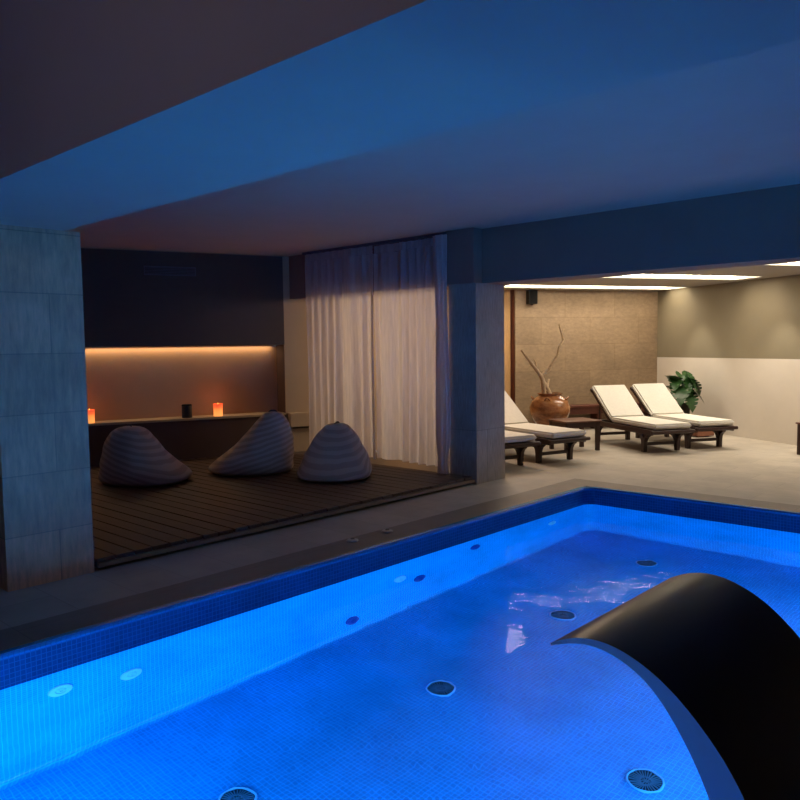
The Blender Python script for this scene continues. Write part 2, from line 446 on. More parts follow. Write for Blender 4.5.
# enclosing walls out of view
bm = bmesh.new(); bxx(bm, 6.3, 6.5, Y0, 3.2, 0, 3.6); struct('wall_east', bm, M['plaster'])
bm = bmesh.new(); bxx(bm, X0, X1, Y0-0.15, Y0, 0, 3.6); struct('wall_near', bm, M['plaster_shaded'])

# niche wall of the lounge platform
WD = Vector((0.342, 0.940)); WP = Vector((-4.558, -0.612)); WN = Vector((-0.940, 0.342))   # direction, right end of the niche, inward normal
def wp(s, dep): q = WP+WD*s+WN*dep; return (q.x, q.y)
def wbox(bm, s0, s1, d0, d1, z0, z1): prism(bm, [wp(s0, d0), wp(s1, d0), wp(s1, d1), wp(s0, d1)], z0, z1)
S0 = -5.4; NZ0, NZ1, ND = 0.654, 1.648, 0.36
bm = bmesh.new()
wbox(bm, S0, 0, 0, ND+0.12, 0, NZ0-0.03)
wbox(bm, S0, 0, ND, ND+0.12, NZ0-0.03, NZ1)
wbox(bm, 0, 1.6, 0, ND+0.12, 0, 3.1)
wbox(bm, S0, 0, 0, ND+0.12, NZ1, 3.1)
struct('wall_left', bm, M['plaster'])
bm = bmesh.new(); wbox(bm, S0, -0.003, ND-0.004, ND, NZ0, NZ1-0.002); wbox(bm, -0.006, -0.002, 0.0, ND-0.004, NZ0, NZ1-0.002); struct('wall_niche', bm, M['niche'])
bm = bmesh.new(); wbox(bm, -0.010, -0.006, 0.0, ND-0.006, NZ0+0.001, NZ1-0.003); struct('wall_niche_end', bm, M['brown_dark'])  # end face coloured darker to mute the niche lamp's bright bar
bm = bmesh.new(); wbox(bm, S0, 0.0, -0.004, 0, NZ1, 2.91); struct('wall_left_upper', bm, M['plaster_shaded'])
bm = bmesh.new(); wbox(bm, S0, 0.0, -0.004, 0, 0.0, NZ0-0.03); struct('wall_left_lower', bm, M['brown_dark'])
bm = bmesh.new(); wbox(bm, S0, 0.0, -0.025, ND, NZ0-0.03, NZ0); struct('trim_6', bm, M['plaster'])       # niche sill
bm = bmesh.new(); wbox(bm, 0.02, 1.3, -0.16, 0, 0.46, NZ0); wbox(bm, 0.02, 1.3, -0.10, 0, 0.0, 0.43); struct('trim_7', bm, M['plaster'])
bm = bmesh.new(); bxx(bm, X0, -1.4, -5.95, -5.76, 0, 3.1); struct('wall_lounge_side', bm, M['plaster_shaded'])
bm = bmesh.new(); bxx(bm, -1.58, -1.4, Y0, -5.95, 0, 3.5); struct('wall_entry', bm, M['plaster_shaded'])

# pillars
bm = bmesh.new(); bxx(bm, -1.62, -1.10, -5.76, -5.165, 0, 2.43); struct('trim_8', bm, M['pillar_left'])
bm = bmesh.new(); bxx(bm, -1.46, -1.063, -0.645, -0.09, 0, 2.305); struct('trim_9', bm, M['pillar_right'])

# air vent on the dark wall above the niche
q = WP + WD*(-1.58) - WN*0.005
th = thing('wall_vent', 'long grey slatted air vent high on the dark wall above the glowing niche', 'vent', (q.x, q.y, 2.655), math.atan2(WD.y, WD.x))
bm = bmesh.new()
for z0, z1 in ((-0.06, -0.05), (0.05, 0.06)): bxx(bm, -0.34, 0.34, -0.012, 0.0, z0, z1)
for x0, x1 in ((-0.34, -0.33), (0.33, 0.34)): bxx(bm, x0, x1, -0.012, 0.0, -0.06, 0.06)
obj('frame', bm, M['vent'], th)
bm = bmesh.new()
for k in range(5): box(bm, (0, -0.006, -0.04+k*0.02), (0.66, 0.010, 0.003), Matrix.Rotation(0.5, 4, 'X'))
obj('slats', bm, M['vent'], th)

# ------------------------------------------------------------------ raised wooden deck
th = thing('wooden_deck', 'low raised dark timber lounge deck of narrow boards beside the pool', 'deck', (-3.7, -2.9, 0))
bm = bmesh.new()
y = -5.14; k = 0
def wall_x(y):   # face of the niche wall at this y
    return WP.x + (y-WP.y)*WD.x/WD.y
while y < -0.74:
    w = 0.135; xl = wall_x(y)+0.03
    vs = bxx(bm, xl+3.7, -1.10+3.7+random.uniform(-0.006, 0.006), y+2.9, y+w+2.9, 0.062, 0.092+random.uniform(-0.002, 0.001))
    y += w+0.014; k += 1
obj('decking', bm, M['wood_deck'], th, bevel=0.003)
bm = bmesh.new(); bxx(bm, -1.11+3.7, -1.082+3.7, -5.14+2.9, -0.66+2.9, 0.028, 0.060); obj('fascia', bm, M['deck_fascia'], th)
bm = bmesh.new()
for yy in [-5.1+0.55*i for i in range(9)]: bxx(bm, -5.0+3.7, -1.16+3.7, yy+2.9, yy+0.05+2.9, 0.0, 0.062)
obj('joists', bm, M['black'], th)
bm = bmesh.new(); prism(bm, [(-4.55, -0.72), (-1.47, -0.72), (-1.47, 0.1), (-4.25, 0.1)], 0.0, 0.088)
st = struct('floor_step', bm, M['brown_gloss'])

# ------------------------------------------------------------------ curtains
def curtain(name, x0, x1, label, seed, twist=False):
    rnd = random.Random(seed); W = x1-x0
    th = thing(name, label, 'curtain', ((x0+x1)/2, -0.63+(0.045 if seed == 4 else 0), 0.0), 0, 'floor length curtains on the lounge deck')
    nx = int(W*190); nz = 26; zt = 2.885; zb = 0.15
    # pleat phase: irregular spacing
    ph = [0.0]
    for i in range(nx): ph.append(ph[-1] + (2*PI/ (0.165*190)) * (1+0.45*math.sin(i*0.021+seed)+0.25*math.sin(i*0.057+2*seed)))
    bm = bmesh.new(); grid = []
    for j in range(nz+1):
        tz = j/nz; z = zb+(zt-0.10-zb)*tz; row = []
        for i in range(nx+1):
            u = i/nx
            lo = 0.046*math.sin(ph[i]) + 0.012*math.sin(2.1*ph[i]+seed+1.5*(1-tz))
            hi = 0.028*math.sin(ph[i]) + 0.006*math.sin(3*ph[i]+seed)
            yv = hi*tz + lo*(1-tz) + 0.008*math.sin(5*tz+u*9)
            xx = -W/2 + W*u + 0.010*math.sin(ph[i]*0.5+3*(1-tz))*(1-tz)
            row.append(bm.verts.new((xx, yv, z + (0.006*math.sin(ph[i]*0.15) if j == 0 else 0))))
        grid.append(row)
    for j in range(nz):
        for i in range(nx):
            bm.faces.new((grid[j][i], grid[j][i+1], grid[j+1][i+1], grid[j+1][i]))
    obj('cloth', bm, M['curtain'], th, smooth=True)
    bm = bmesh.new(); rows = []
    for j in range(5):
        z = zt-0.10+0.10*j/4; row = []
        for i in range(nx*2+1):
            u = i/(nx*2); f = ph[min(i//2, nx)]
            yv = 0.016*math.sin(f) + 0.013*math.sin(f*3.0+0.4)*(1 if j not in (1, 3) else 0.5)
            row.append(bm.verts.new((-W/2+W*u, yv-0.002, z)))
        rows.append(row)
    for j in range(4):
        for i in range(nx*2): bm.faces.new((rows[j][i], rows[j][i+1], rows[j+1][i+1], rows[j+1][i]))
    obj('heading_tape', bm, M['curtain'], th, smooth=True)
    return th
curtain('curtain', -4.04, -2.69, 'left half of the pleated cream curtain, hanging beside the glowing niche wall', 1)
curtain('curtain', -2.73, -1.56, 'right half of the pleated cream curtain, hanging beyond the front beanbag', 4)
# the narrow gathered panel by the pillar
th = thing('gathered_curtain', 'narrow grey gathered curtain panel hanging against the stone pillar', 'curtain', (-1.516, -0.71, 0.0))
bm = bmesh.new(); rings = []
for j in range(31):
    tz = j/30; z = 0.09+2.79*tz
    w = 0.082*(1-0.35*math.exp(-((tz-0.06)/0.05)**2)) + 0.01*math.sin(tz*7)
    ring = []
    for i in range(40):
        a = 2*PI*i/40; r = 1+0.22*math.sin(7*a+tz*3)
        ring.append(bm.verts.new((w*r*math.cos(a)+0.012*math.sin(tz*4), 0.035*r*math.sin(a), z)))
    rings.append(ring)
for a, b in zip(rings, rings[1:]):
    for i in range(40): bm.faces.new((a[i], a[(i+1) % 40], b[(i+1) % 40], b[i]))
obj('cloth', bm, M['curtain'], th, smooth=True)
bm = bmesh.new(); bxx(bm, -4.06, -1.47, -0.66, -0.60, 2.888, 2.919)
tag(obj('curtain_track', bm, M['vent']), 'slim dark ceiling track carrying the cream curtains', 'curtain track')

# ------------------------------------------------------------------ beanbags
def beanbag(label, loc, rz, H, prof, sx=1, sy=1, seed=0):
    th = thing('beanbag', label, 'beanbag', loc, rz, 'grey striped beanbags on the deck')
    bm = bmesh.new(); rings = []; N = 56
    Pn = smooth_path([(c, a, b) for (t_, c, a, b) in prof], 5)
    Tn = smooth_path([(t_, 0, 0) for (t_, c, a, b) in prof], 5)
    rnd = random.Random(seed); ph = [rnd.uniform(0, 6) for _ in range(6)]
    for (c, a, b), tt in zip(Pn, Tn):
        z = H*tt.x; ring = []
        for i in range(N):
            g = 2*PI*i/N; cs, sn = math.cos(g), math.sin(g); e = 2/2.5
            x = abs(cs)**e*math.copysign(1, cs); y = abs(sn)**e*math.copysign(1, sn)
            wob = 1+0.022*math.sin(3*g+ph[0]+z*4)+0.014*math.sin(7*g+ph[1]+z*11)+0.010*math.sin(z*34+ph[2]+2*g)
            ring.append(bm.verts.new(((c+a*x*wob)*sx, b*y*wob*sy, z + 0.018*math.sin(2*g+ph[3])*min(1, tt.x*4)*(1-tt.x))))
        rings.append(ring)
    for A, B in zip(rings, rings[1:]):
        for i in range(N): bm.faces.new((A[i], A[(i+1) % N], B[(i+1) % N], B[i]))
    bm.faces.new(rings[0][::-1]); bm.faces.new(rings[-1])
    obj('bag', bm, M['bag'], th, smooth=True)
    # piping seam round the seat and a small gathered tuft at the tip
    cx = prof[-1][1]*sx
    bm = bmesh.new()
    tube(bm, [(cx-0.05, 0.03, H*0.985), (cx-0.02, 0, H+0.012), (cx+0.03, -0.01, H+0.01), (cx+0.06, -0.03, H*0.97)], [0.007, 0.011, 0.010, 0.006], 8)
    obj('top_handle', bm, M['bag_seam'], th, smooth=True)
    return th
P_round = [(0, 0.02, 0.48, 0.36), (0.07, 0.0, 0.55, 0.41), (0.2, 0.03, 0.52, 0.41), (0.35, 0.11, 0.43, 0.38), (0.55, 0.17, 0.34, 0.33), (0.75, 0.21, 0.27, 0.27), (0.9, 0.22, 0.20, 0.20), (0.975, 0.22, 0.12, 0.12), (1.0, 0.22, 0.02, 0.03)]
P_peak = [(0, 0.02, 0.48, 0.36), (0.06, 0.0, 0.55, 0.41), (0.18, 0.03, 0.52, 0.41), (0.35, 0.12, 0.43, 0.37), (0.55, 0.20, 0.34, 0.31), (0.75, 0.26, 0.25, 0.24), (0.88, 0.285, 0.18, 0.175), (0.95, 0.29, 0.13, 0.13), (0.985, 0.29, 0.08, 0.09), (1.0, 0.29, 0.02, 0.02)]
beanbag('grey striped beanbag with rounded top, leftmost beside the left stone pillar', (-3.84, -3.24, 0.0945), math.radians(206), 0.635, P_round, 0.93, 1.0, 1)
beanbag('grey striped beanbag leaning up to a point on its right, middle of the three', (-3.44, -2.05, 0.0945), math.radians(60), 0.73, P_peak, 0.92, 0.95, 2)
beanbag('grey striped beanbag facing the pool, rightmost, in front of the curtain', (-2.36, -1.66, 0.0945), math.radians(131), 0.60, P_peak, 0.9, 1.03, 3)

# ------------------------------------------------------------------ niche things
def on_sill(s, dep): q = WP+WD*s+WN*dep; return (q.x, q.y, NZ0+0.0005)
def candle(s, label, h=0.175, r=0.064):
    th = thing('candle_lantern', label, 'candle', on_sill(s, 0.09), 0, 'glowing candle lanterns on the niche sill')
    bm = bmesh.new(); lathe(bm, [(r*0.92, 0), (r, 0.004), (r*0.98, h*0.5), (r*1.05, h), (r*0.95, h), (r*0.9, h-0.02), (0.002, h-0.022)], 28, cap1=False)
    obj('glass_cup', bm, M['candle'], th, smooth=0.8)
    bm = bmesh.new(); lathe(bm, [(0.001, h-0.03), (0.007, h-0.015), (0.005, h), (0.001, h+0.012)], 10); obj('flame', bm, M['wick'], th, smooth=True)
    return th
candle(-0.97, 'orange glowing candle cup on the niche sill, right of the black canister')
candle(-2.66, 'orange glowing candle cup on the niche sill, half hidden by the left pillar')
th = thing('black_canister', 'small matt black upright canister between the two glowing candles', 'canister', on_sill(-1.40, 0.10), 0)
bm = bmesh.new(); lathe(bm, [(0.066, 0), (0.070, 0.006), (0.070, 0.165)], 28); obj('body', bm, M['black'], th, smooth=0.7)
bm = bmesh.new(); lathe(bm, [(0.070, 0.166), (0.071, 0.175), (0.062, 0.186), (0.012, 0.188)], 28); obj('lid', bm, M['black_grille'], th, smooth=0.7)

# ------------------------------------------------------------------ loungers
def make_lounger(label):
    th = thing('sun_lounger', label, 'sun lounger', group='dark wooden sun loungers with cream cushions')
    W = 0.31
    bm = bmesh.new()
    for s in (-1, 1): bxx(bm, -0.27, 1.55, s*W-0.02, s*W+0.02, 0.24, 0.31)
    bxx(bm, -0.28, -0.22, -W, W, 0.25, 0.31)
    bxx(bm, 1.50, 1.55, -W, W, 0.24, 0.30)
    for k in range(13): bxx(bm, -0.20+k*0.085, -0.14+k*0.085, -W+0.02, W-0.02, 0.298, 0.318)
    obj('frame', bm, M['teak'], th, bevel=0.006)
    bm = bmesh.new()   # rounded lip rail across the foot end
    box(bm, (-0.305, 0, 0.285), (0.055, 2*W+0.10, 0.045)); obj('foot_rail', bm, M['teak'], th, bevel=0.018)
    for (x, s) in ((0.0, -1), (0.0, 1), (1.38, -1), (1.38, 1)):
        bm = bmesh.new()
        y0 = s*(W-0.035)
        # post with curved brackets both ways (seen from the end) and along the rail
        prof = [(-0.035, 0), (0.035, 0), (0.040, 0.10), (0.050, 0.15), (0.075, 0.19), (0.12, 0.215), (0.13, 0.25), (-0.13, 0.25), (-0.12, 0.215), (-0.075, 0.19), (-0.050, 0.15), (-0.040, 0.10)]
        prism_dir(bm, [(x-0.03, y0+p[0]*(0.9 if p[0]*s < 0 else 0.45), p[1]) for p in prof], (0.06, 0, 0))
        prism_dir(bm, [(x+p[0]*0.95, y0-0.028, p[1]) for p in prof], (0, 0.056, 0))
        obj('leg', bm, M['teak'], th, bevel=0.004)
    for x in (0.0, 1.38):
        bm = bmesh.new(); bxx(bm, x-0.018, x+0.018, -W+0.05, W-0.05, 0.085, 0.125); obj('stretcher', bm, M['teak'], th, bevel=0.004)
    # seat cushion
    def pad(name, L, mat4, round_end=True):
        bm = bmesh.new(); r = 0.04
        vs = box(bm, (L/2, 0, 0.036), (L, 2*W-0.01, 0.068))
        bmesh.ops.bevel(bm, geom=[e for e in bm.edges], offset=0.022, segments=4, affect='EDGES')
        bmesh.ops.transform(bm, matrix=mat4, verts=bm.verts[:])
        o = obj(name, bm, M['cushion'], th, smooth=0.9)
        bm = bmesh.new()
        pts = [(0.02, -W+0.02), (L-0.02, -W+0.02), (L-0.005, -W+0.035), (L-0.005, W-0.035), (L-0.02, W-0.02), (0.02, W-0.02), (0.005, W-0.035), (0.005, -W+0.035)]
        pts = [(a, b*1.035) for a, b in pts]
        for i in range(len(pts)):
            p, q = pts[i], pts[(i+1) % len(pts)]
            tube(bm, [mat4 @ Vector((p[0], p[1], 0.036)), mat4 @ Vector((q[0], q[1], 0.036))], [0.006, 0.006], 6)
        obj('piping', bm, M['piping'], o)
        return o
    pad('seat_cushion', 1.25, Matrix.Translation((-0.32, 0, 0.319)))
    ang = math.radians(34.5)
    mb = Matrix.Translation((0.94, 0, 0.335)) @ Matrix.Rotation(-ang, 4, 'Y')
    pad('back_cushion', 0.76, mb)
    bm = bmesh.new()
    for s in (-1, 1):
        vs = bxx(bm, 0, 0.76, s*(W-0.03)-0.02, s*(W-0.03)+0.02, -0.04, 0.0)
    for k in range(8): bxx(bm, 0.02+k*0.09, 0.085+k*0.09, -W+0.03, W-0.03, -0.015, 0.0)
    bxx(bm, 0.71, 0.765, -W, W, -0.04, 0.0)
    bmesh.ops.transform(bm, matrix=mb, verts=bm.verts[:])
    obj('backrest_frame', bm, M['teak'], th, bevel=0.004)
    bm = bmesh.new()
    for s in (-1, 1):
        tip = mb @ Vector((0.52, s*(W-0.08), -0.03))
        tube(bm, [tip, (1.42, s*(W-0.08), 0.27)], [0.014, 0.014], 8)
    tube(bm, [mb @ Vector((0.52, -W+0.08, -0.03)), mb @ Vector((0.52, W-0.08, -0.03))], [0.012, 0.012], 8)
    obj('backrest_prop', bm, M['teak'], th)
    return th
LL = [((-0.603, 3.233), 147.0, 'dark wooden sun lounger, left of the two in front of the potted monstera'),
      ((-0.265, 3.99), 147.0, 'dark wooden sun lounger, right of the pair, nearest the painted side wall'),
      ((-1.315, 1.44), 162.0, 'dark wooden sun lounger beside the side table, left of the pair of jars and branches'),
      ((-1.56, 0.59), 162.0, 'dark wooden sun lounger mostly hidden behind the right stone pillar')]
LL[2] = (LL[2][0], LL[2][1], 'dark wooden sun lounger in front of the glazed jar, its foot beside the side table')
first = make_lounger(LL[0][2])
for i, (p, ang, lab) in enumerate(LL):
    o = first if i == 0 else copy_tree(first)
    o.location = (p[0], p[1], 0); o.rotation_euler = (0, 0, math.radians(ang)); o['label'] = lab; o.scale = (1, 1, 1.12)

# ------------------------------------------------------------------ side tables
def make_table(label):
    th = thing('side_table', label, 'side table', group='low dark wooden side tables')
    bm = bmesh.new(); box(bm, (0, 0, 0.445), (0.62, 0.52, 0.026)); obj('tabletop', bm, M['teak_top'], th, bevel=0.006)
    bm = bmesh.new()
    for s in (-1, 1):
        box(bm, (s*0.275, 0, 0.395), (0.022, 0.44, 0.07)); box(bm, (0, s*0.225, 0.395), (0.55, 0.022, 0.07))
    obj('apron', bm, M['teak'], th)
    for sx in (-1, 1):
        for sy in (-1, 1):
            bm = bmesh.new(); box(bm, (sx*0.265, sy*0.215, 0.216), (0.055, 0.055, 0.432)); obj('leg', bm, M['teak'], th, bevel=0.004)
    return th
tb = make_table('low dark wooden side table standing between the loungers in front of the jar')
tb.location = (-1.69, 2.62, 0); tb.rotation_euler = (0, 0, math.radians(62))
t2 = copy_tree(tb); t2.location = (1.41, 4.08, 0); t2.rotation_euler = (0, 0, math.radians(-30))
t2['label'] = 'dark low table by the side wall, its corner just entering at the right edge'

# ------------------------------------------------------------------ bench along the travertine wall
q = CORN - V*1.45 + Vector((V.y, -V.x))*0.19
th = thing('wall_bench', 'long low dark wooden bench against the travertine wall, behind the loungers', 'bench', (q.x, q.y, 0), math.atan2(V.y, V.x))
bm = bmesh.new(); bxx(bm, -1.25, 1.2, -0.16, 0.16, 0.42, 0.46); obj('seat', bm, M['wood_red'], th, bevel=0.005)
bm = bmesh.new(); bxx(bm, -1.2, 1.15, -0.13, -0.105, 0.30, 0.42); obj('apron', bm, M['wood_red'], th)
for x in (-1.15, 0.0, 1.1):
    bm = bmesh.new(); bxx(bm, x-0.04, x+0.04, -0.13, 0.13, 0, 0.42); obj('leg', bm, M['wood_red'], th)

# ------------------------------------------------------------------ glazed jar, its stand, branches
JX, JY = -2.49, 3.22
th = thing('jar_stand', 'terracotta coloured round block under the brown glazed jar', 'stand', (JX+0.03, JY+0.03, 0))
bm = bmesh.new(); lathe(bm, [(0.17, 0), (0.185, 0.01), (0.195, 0.15), (0.20, 0.20)], 32); obj('block', bm, M['terracotta'], th, smooth=0.6)
bm = bmesh.new(); lathe(bm, [(0.205, 0.2), (0.215, 0.205), (0.215, 0.235), (0.205, 0.24)], 32); obj('rim', bm, M['terracotta'], th, smooth=0.6)
th = thing('glazed_jar', 'round bellied brown glazed jar holding driftwood branches', 'jar', (JX, JY, 0.24))
bm = bmesh.new()
lathe(bm, [(0.15, 0), (0.19, 0.02), (0.27, 0.11), (0.325, 0.24), (0.335, 0.33), (0.30, 0.43), (0.235, 0.495), (0.19, 0.52), (0.185, 0.535), (0.205, 0.55), (0.205, 0.562), (0.175, 0.565), (0.16, 0.54), (0.16, 0.50), (0.24, 0.42), (0.27, 0.3), (0.2, 0.1), (0.02, 0.05)], 48, cap1=True)
obj('body', bm, M['glaze'], th, smooth=0.9)
for k in range(4):
    a = PI/2*k+0.4; bm = bmesh.new()
    tube(bm, smooth_path([(0.27*math.cos(a-0.16), 0.27*math.sin(a-0.16), 0.46), (0.30*math.cos(a), 0.30*math.sin(a), 0.50), (0.27*math.cos(a+0.16), 0.27*math.sin(a+0.16), 0.46)]), [0.014]*9, 8)
    obj('lug_handle', bm, M['glaze'], th, smooth=True)
RX, RY = 0.733, 0.680
def branch(label, paths):
    th = thing('driftwood_branch', label, 'branch', (JX, JY, 0.60), 0, 'driftwood branches in the glazed jar')
    for k, (uz, r0, r1, dv) in enumerate(paths):
        pts = smooth_path([(u*RX - dv*w*RY, u*RY + dv*w*RX, z-0.60) for w, (u, z) in [(i/max(1, len(uz)-1), p) for i, p in enumerate(uz)]], 5)
        n_ = len(pts); rad = [(r0+(r1-r0)*i/(n_-1))*(1+0.12*math.sin(i*1.9)) for i in range(n_)]
        bm = bmesh.new(); tube(bm, pts, rad, 8); obj('stem' if k == 0 else 'twig', bm, M['driftwood'], th, smooth=True)
branch('tall crooked driftwood branch rising to the right from the jar',
       [([(0.09, 0.50), (-0.02, 0.83), (-0.11, 1.015), (-0.12, 1.098), (-0.01, 1.178), (0.057, 1.292), (0.141, 1.422), (0.176, 1.569), (0.244, 1.667), (0.212, 1.798), (0.181, 1.93)], 0.040, 0.010, 0.15),
        ([(0.225, 1.66), (0.20, 1.74), (0.245, 1.85)], 0.010, 0.004, 0.05)])
branch('driftwood branch leaning to the left from the jar',
       [([(-0.10, 0.50), (-0.10, 0.80), (-0.143, 1.049), (-0.256, 1.214), (-0.385, 1.38), (-0.489, 1.513)], 0.046, 0.018, -0.15),
        ([(-0.25, 1.20), (-0.295, 1.254), (-0.338, 1.265)], 0.014, 0.006, 0.0),
        ([(-0.22, 1.17), (-0.222, 1.28), (-0.262, 1.369)], 0.016, 0.006, 0.0)])
branch('short thick driftwood stub standing in the jar mouth',
       [([(0.0, 0.50), (-0.02, 0.80), (0.003, 0.915), (0.044, 1.013)], 0.030, 0.014, 0.3),
        ([(-0.02, 0.80), (-0.12, 0.93), (-0.11, 1.05)], 0.018, 0.008, 0.0)])

# ------------------------------------------------------------------ potted monstera
PXm, PYm = -1.22, 5.55
th = thing('potted_monstera', 'green potted monstera plant behind the right pair of loungers', 'plant', (PXm, PYm, 0), math.radians(-30))
bm = bmesh.new(); box(bm, (0.20, 0, 0.16), (0.76, 0.34, 0.28)); box(bm, (0.20, 0, 0.285), (0.79, 0.37, 0.03)); bxx(bm, -0.12, -0.06, -0.12, 0.12, 0, 0.03); bxx(bm, 0.46, 0.52, -0.12, 0.12, 0, 0.03)
obj('planter', bm, M['planter_wood'], th, bevel=0.01)
bm = bmesh.new(); lathe(bm, [(0.10, 0.30), (0.13, 0.32), (0.15, 0.52), (0.145, 0.53), (0.13, 0.5), (0.01, 0.49)], 28, cx=-0.06, cap1=True); obj('inner_pot', bm, M['plant_pot'], th, smooth=0.7)
def leaf_mesh(L, W):
    """heart-shaped monstera leaf with slots, lying in XY, tip towards +X"""
    bm = bmesh.new(); half = []
    prof = [(-0.16, 0.10), (-0.20, 0.26), (-0.10, 0.42), (0.06, 0.50), (0.12, 0.50), (0.15, 0.26), (0.19, 0.49), (0.30, 0.475), (0.34, 0.22), (0.38, 0.46), (0.49, 0.41), (0.53, 0.18), (0.57, 0.38), (0.68, 0.30), (0.71, 0.12), (0.75, 0.24), (0.88, 0.12), (1.0, 0.0)]
    spine = [bm.verts.new((L*x, 0, 0.06*L*math.sin(PI*max(0, min(1, x))) - 0.25*L*max(0, x)**2)) for x, _ in [(0, 0)]+prof[1:]]
    for s in (1, -1):
        edge = [bm.verts.new((L*x, s*W*y, 0.06*L*math.sin(PI*max(0, min(1, x))) - 0.25*L*max(0, x)**2 + 0.18*W*y)) for x, y in prof]
        prev = None
        base = bm.verts.new((0, 0, 0))
        for i in range(len(prof)-1):
            x0 = max(0, prof[i][0]); x1 = max(0, prof[i+1][0])
            def sp(x): return (L*x, 0, 0.06*L*math.sin(PI*x) - 0.25*L*x*x)
            a = bm.verts.new(sp(x0)); b = bm.verts.new(sp(x1))
            if x1 > x0+1e-6: bm.faces.new((a, edge[i], edge[i+1], b) if s > 0 else (b, edge[i+1], edge[i], a))
            else: bm.faces.new((a, edge[i], edge[i+1]) if s > 0 else (a, edge[i+1], edge[i]))
    bmesh.ops.delete(bm, geom=[v for v in bm.verts if not v.link_faces], context='VERTS')
    bmesh.ops.remove_doubles(bm, verts=bm.verts[:], dist=1e-5)
    return bm
# (u right in view, away, height of leaf base, yaw about up, pitch, size)
leaves = [(-0.22, 0.02, 0.80, 190, 10, 0.30), (-0.12, -0.06, 0.90, 215, 35, 0.30), (0.00, 0.0, 1.03, 300, -48, 0.36), (0.10, -0.02, 1.0, 330, -60, 0.36),
          (0.14, 0.05, 0.92, 20, -35, 0.30), (-0.05, -0.08, 0.84, 250, -40, 0.34), (0.12, -0.08, 0.74, 340, -30, 0.27), (-0.16, -0.02, 0.68, 215, -30, 0.28),
          (0.05, -0.10, 0.70, 280, -45, 0.30), (0.02, 0.08, 0.95, 100, 10, 0.30), (-0.10, -0.04, 0.98, 240, -30, 0.26)]
ca, sa = math.cos(math.radians(73)), math.sin(math.radians(73))
for (u, aw, hz, yaw, pit, sz) in leaves:
    # view-right axis expressed in the plant's own frame
    lx, ly = u*ca - aw*sa, u*sa + aw*ca
    yw = math.radians(yaw+73)
    mt = Matrix.Translation((lx-0.06, ly, hz)) @ Matrix.Rotation(yw, 4, 'Z') @ Matrix.Rotation(-math.radians(pit), 4, 'Y')
    bm = leaf_mesh(sz*1.18, sz*1.12); bmesh.ops.transform(bm, matrix=mt, verts=bm.verts[:])
    lf = obj('leaf', bm, M['leaf'], th, smooth=True)
    bm = bmesh.new(); pth = smooth_path([(-0.06+lx*0.1, ly*0.1, 0.48), (-0.06+lx*0.45, ly*0.45, 0.5+(hz-0.5)*0.6), (lx-0.06, ly, hz)], 4)
    tube(bm, pth, [0.010-0.005*i/(len(pth)-1) for i in range(len(pth))], 6); obj('stalk', bm, M['stem'], th, smooth=True)

# ------------------------------------------------------------------ wall loudspeaker
q = CORN - V*2.75 + Vector((V.y, -V.x))*0.15
th = thing('wall_speaker', 'small black loudspeaker mounted high on the travertine wall', 'speaker', (q.x, q.y, 2.46), math.atan2(V.y, V.x))
bm = bmesh.new(); box(bm, (0, 0, 0), (0.17, 0.14, 0.25)); obj('cabinet', bm, M['black'], th, bevel=0.012)
bm = bmesh.new(); box(bm, (0, -0.073, 0), (0.15, 0.008, 0.23)); obj('grille', bm, M['black_grille'], th, bevel=0.004)
bm = bmesh.new(); box(bm, (0, 0.09, 0.0), (0.04, 0.10, 0.05)); obj('bracket', bm, M['black'], th)
bm = bmesh.new(); box(bm, (0, 0.0, -0.135), (0.03, 0.03, 0.02)); obj('cable_gland', bm, M['black'], th)

# ------------------------------------------------------------------ pool fittings
def make_drain(label, ribs=True):
    th = thing('floor_drain', label, 'pool drain', group='round suction grilles in the pool floor')
    bm = bmesh.new(); lathe(bm, [(0.088, 0.0), (0.099, 0.0), (0.098, 0.010), (0.093, 0.013), (0.088, 0.010), (0.088, 0.0)], 40, cap0=False, cap1=False); obj('ring', bm, M['drain_ring'], th, smooth=0.8)
    bm = bmesh.new(); lathe(bm, [(0.088, 0.0), (0.088, 0.003)], 40); obj('cavity', bm, M['drain_dark'], th)
    bm = bmesh.new()
    for k in range(28):
        a = 2*PI*k/28
        box(bm, (0.060*math.cos(a), 0.060*math.sin(a), 0.008), (0.05, 0.005, 0.006), Matrix.Rotation(a, 4, 'Z'))
    lathe(bm, [(0.030, 0.005), (0.036, 0.005), (0.036, 0.012), (0.030, 0.012), (0.030, 0.005)], 24, cap0=False, cap1=False)
    for k in range(10):
        a = 2*PI*k/10; box(bm, (0.017*math.cos(a), 0.017*math.sin(a), 0.008), (0.026, 0.004, 0.006), Matrix.Rotation(a, 4, 'Z'))
    obj('grille', bm, M['drain_rib'], th)
    return th
DR = [((1.077, -3.87), 'round floor drain in mid pool, alone in the open blue floor'),
      ((1.08, -2.34), 'round floor drain just beyond the fountain blade tip'),
      ((1.05, -0.75), 'round floor drain furthest away, near the far pool wall'),
      ((2.51, -3.89), 'nearest round floor drain with clearly visible radial ribs, below the fountain blade'),
      ((0.99, -5.43), 'round floor drain cut off at the bottom edge of the view')]
d0 = make_drain(DR[0][1])
for i, (p, lab) in enumerate(DR):
    o = d0 if i == 0 else copy_tree(d0)
    o.location = (p[0], p[1], PD+0.0005); o['label'] = lab
def make_inlet(mat, label, name='wall_inlet', cat='pool inlet', group='round fittings in the pool side wall'):
    th = thing(name, label, cat, group=group)
    bm = bmesh.new(); lathe(bm, [(0.030, 0.0), (0.070, 0.0), (0.066, 0.010), (0.034, 0.014), (0.030, 0.004)], 32, cap0=False, cap1=False); obj('flange', bm, mat, th, smooth=0.8)
    bm = bmesh.new(); lathe(bm, [(0.029, 0.0), (0.027, 0.012), (0.010, 0.016), (0.006, 0.006)], 24); obj('nozzle', bm, mat, th, smooth=0.8)
    th.rotation_euler = (0, PI/2, 0)
    return th
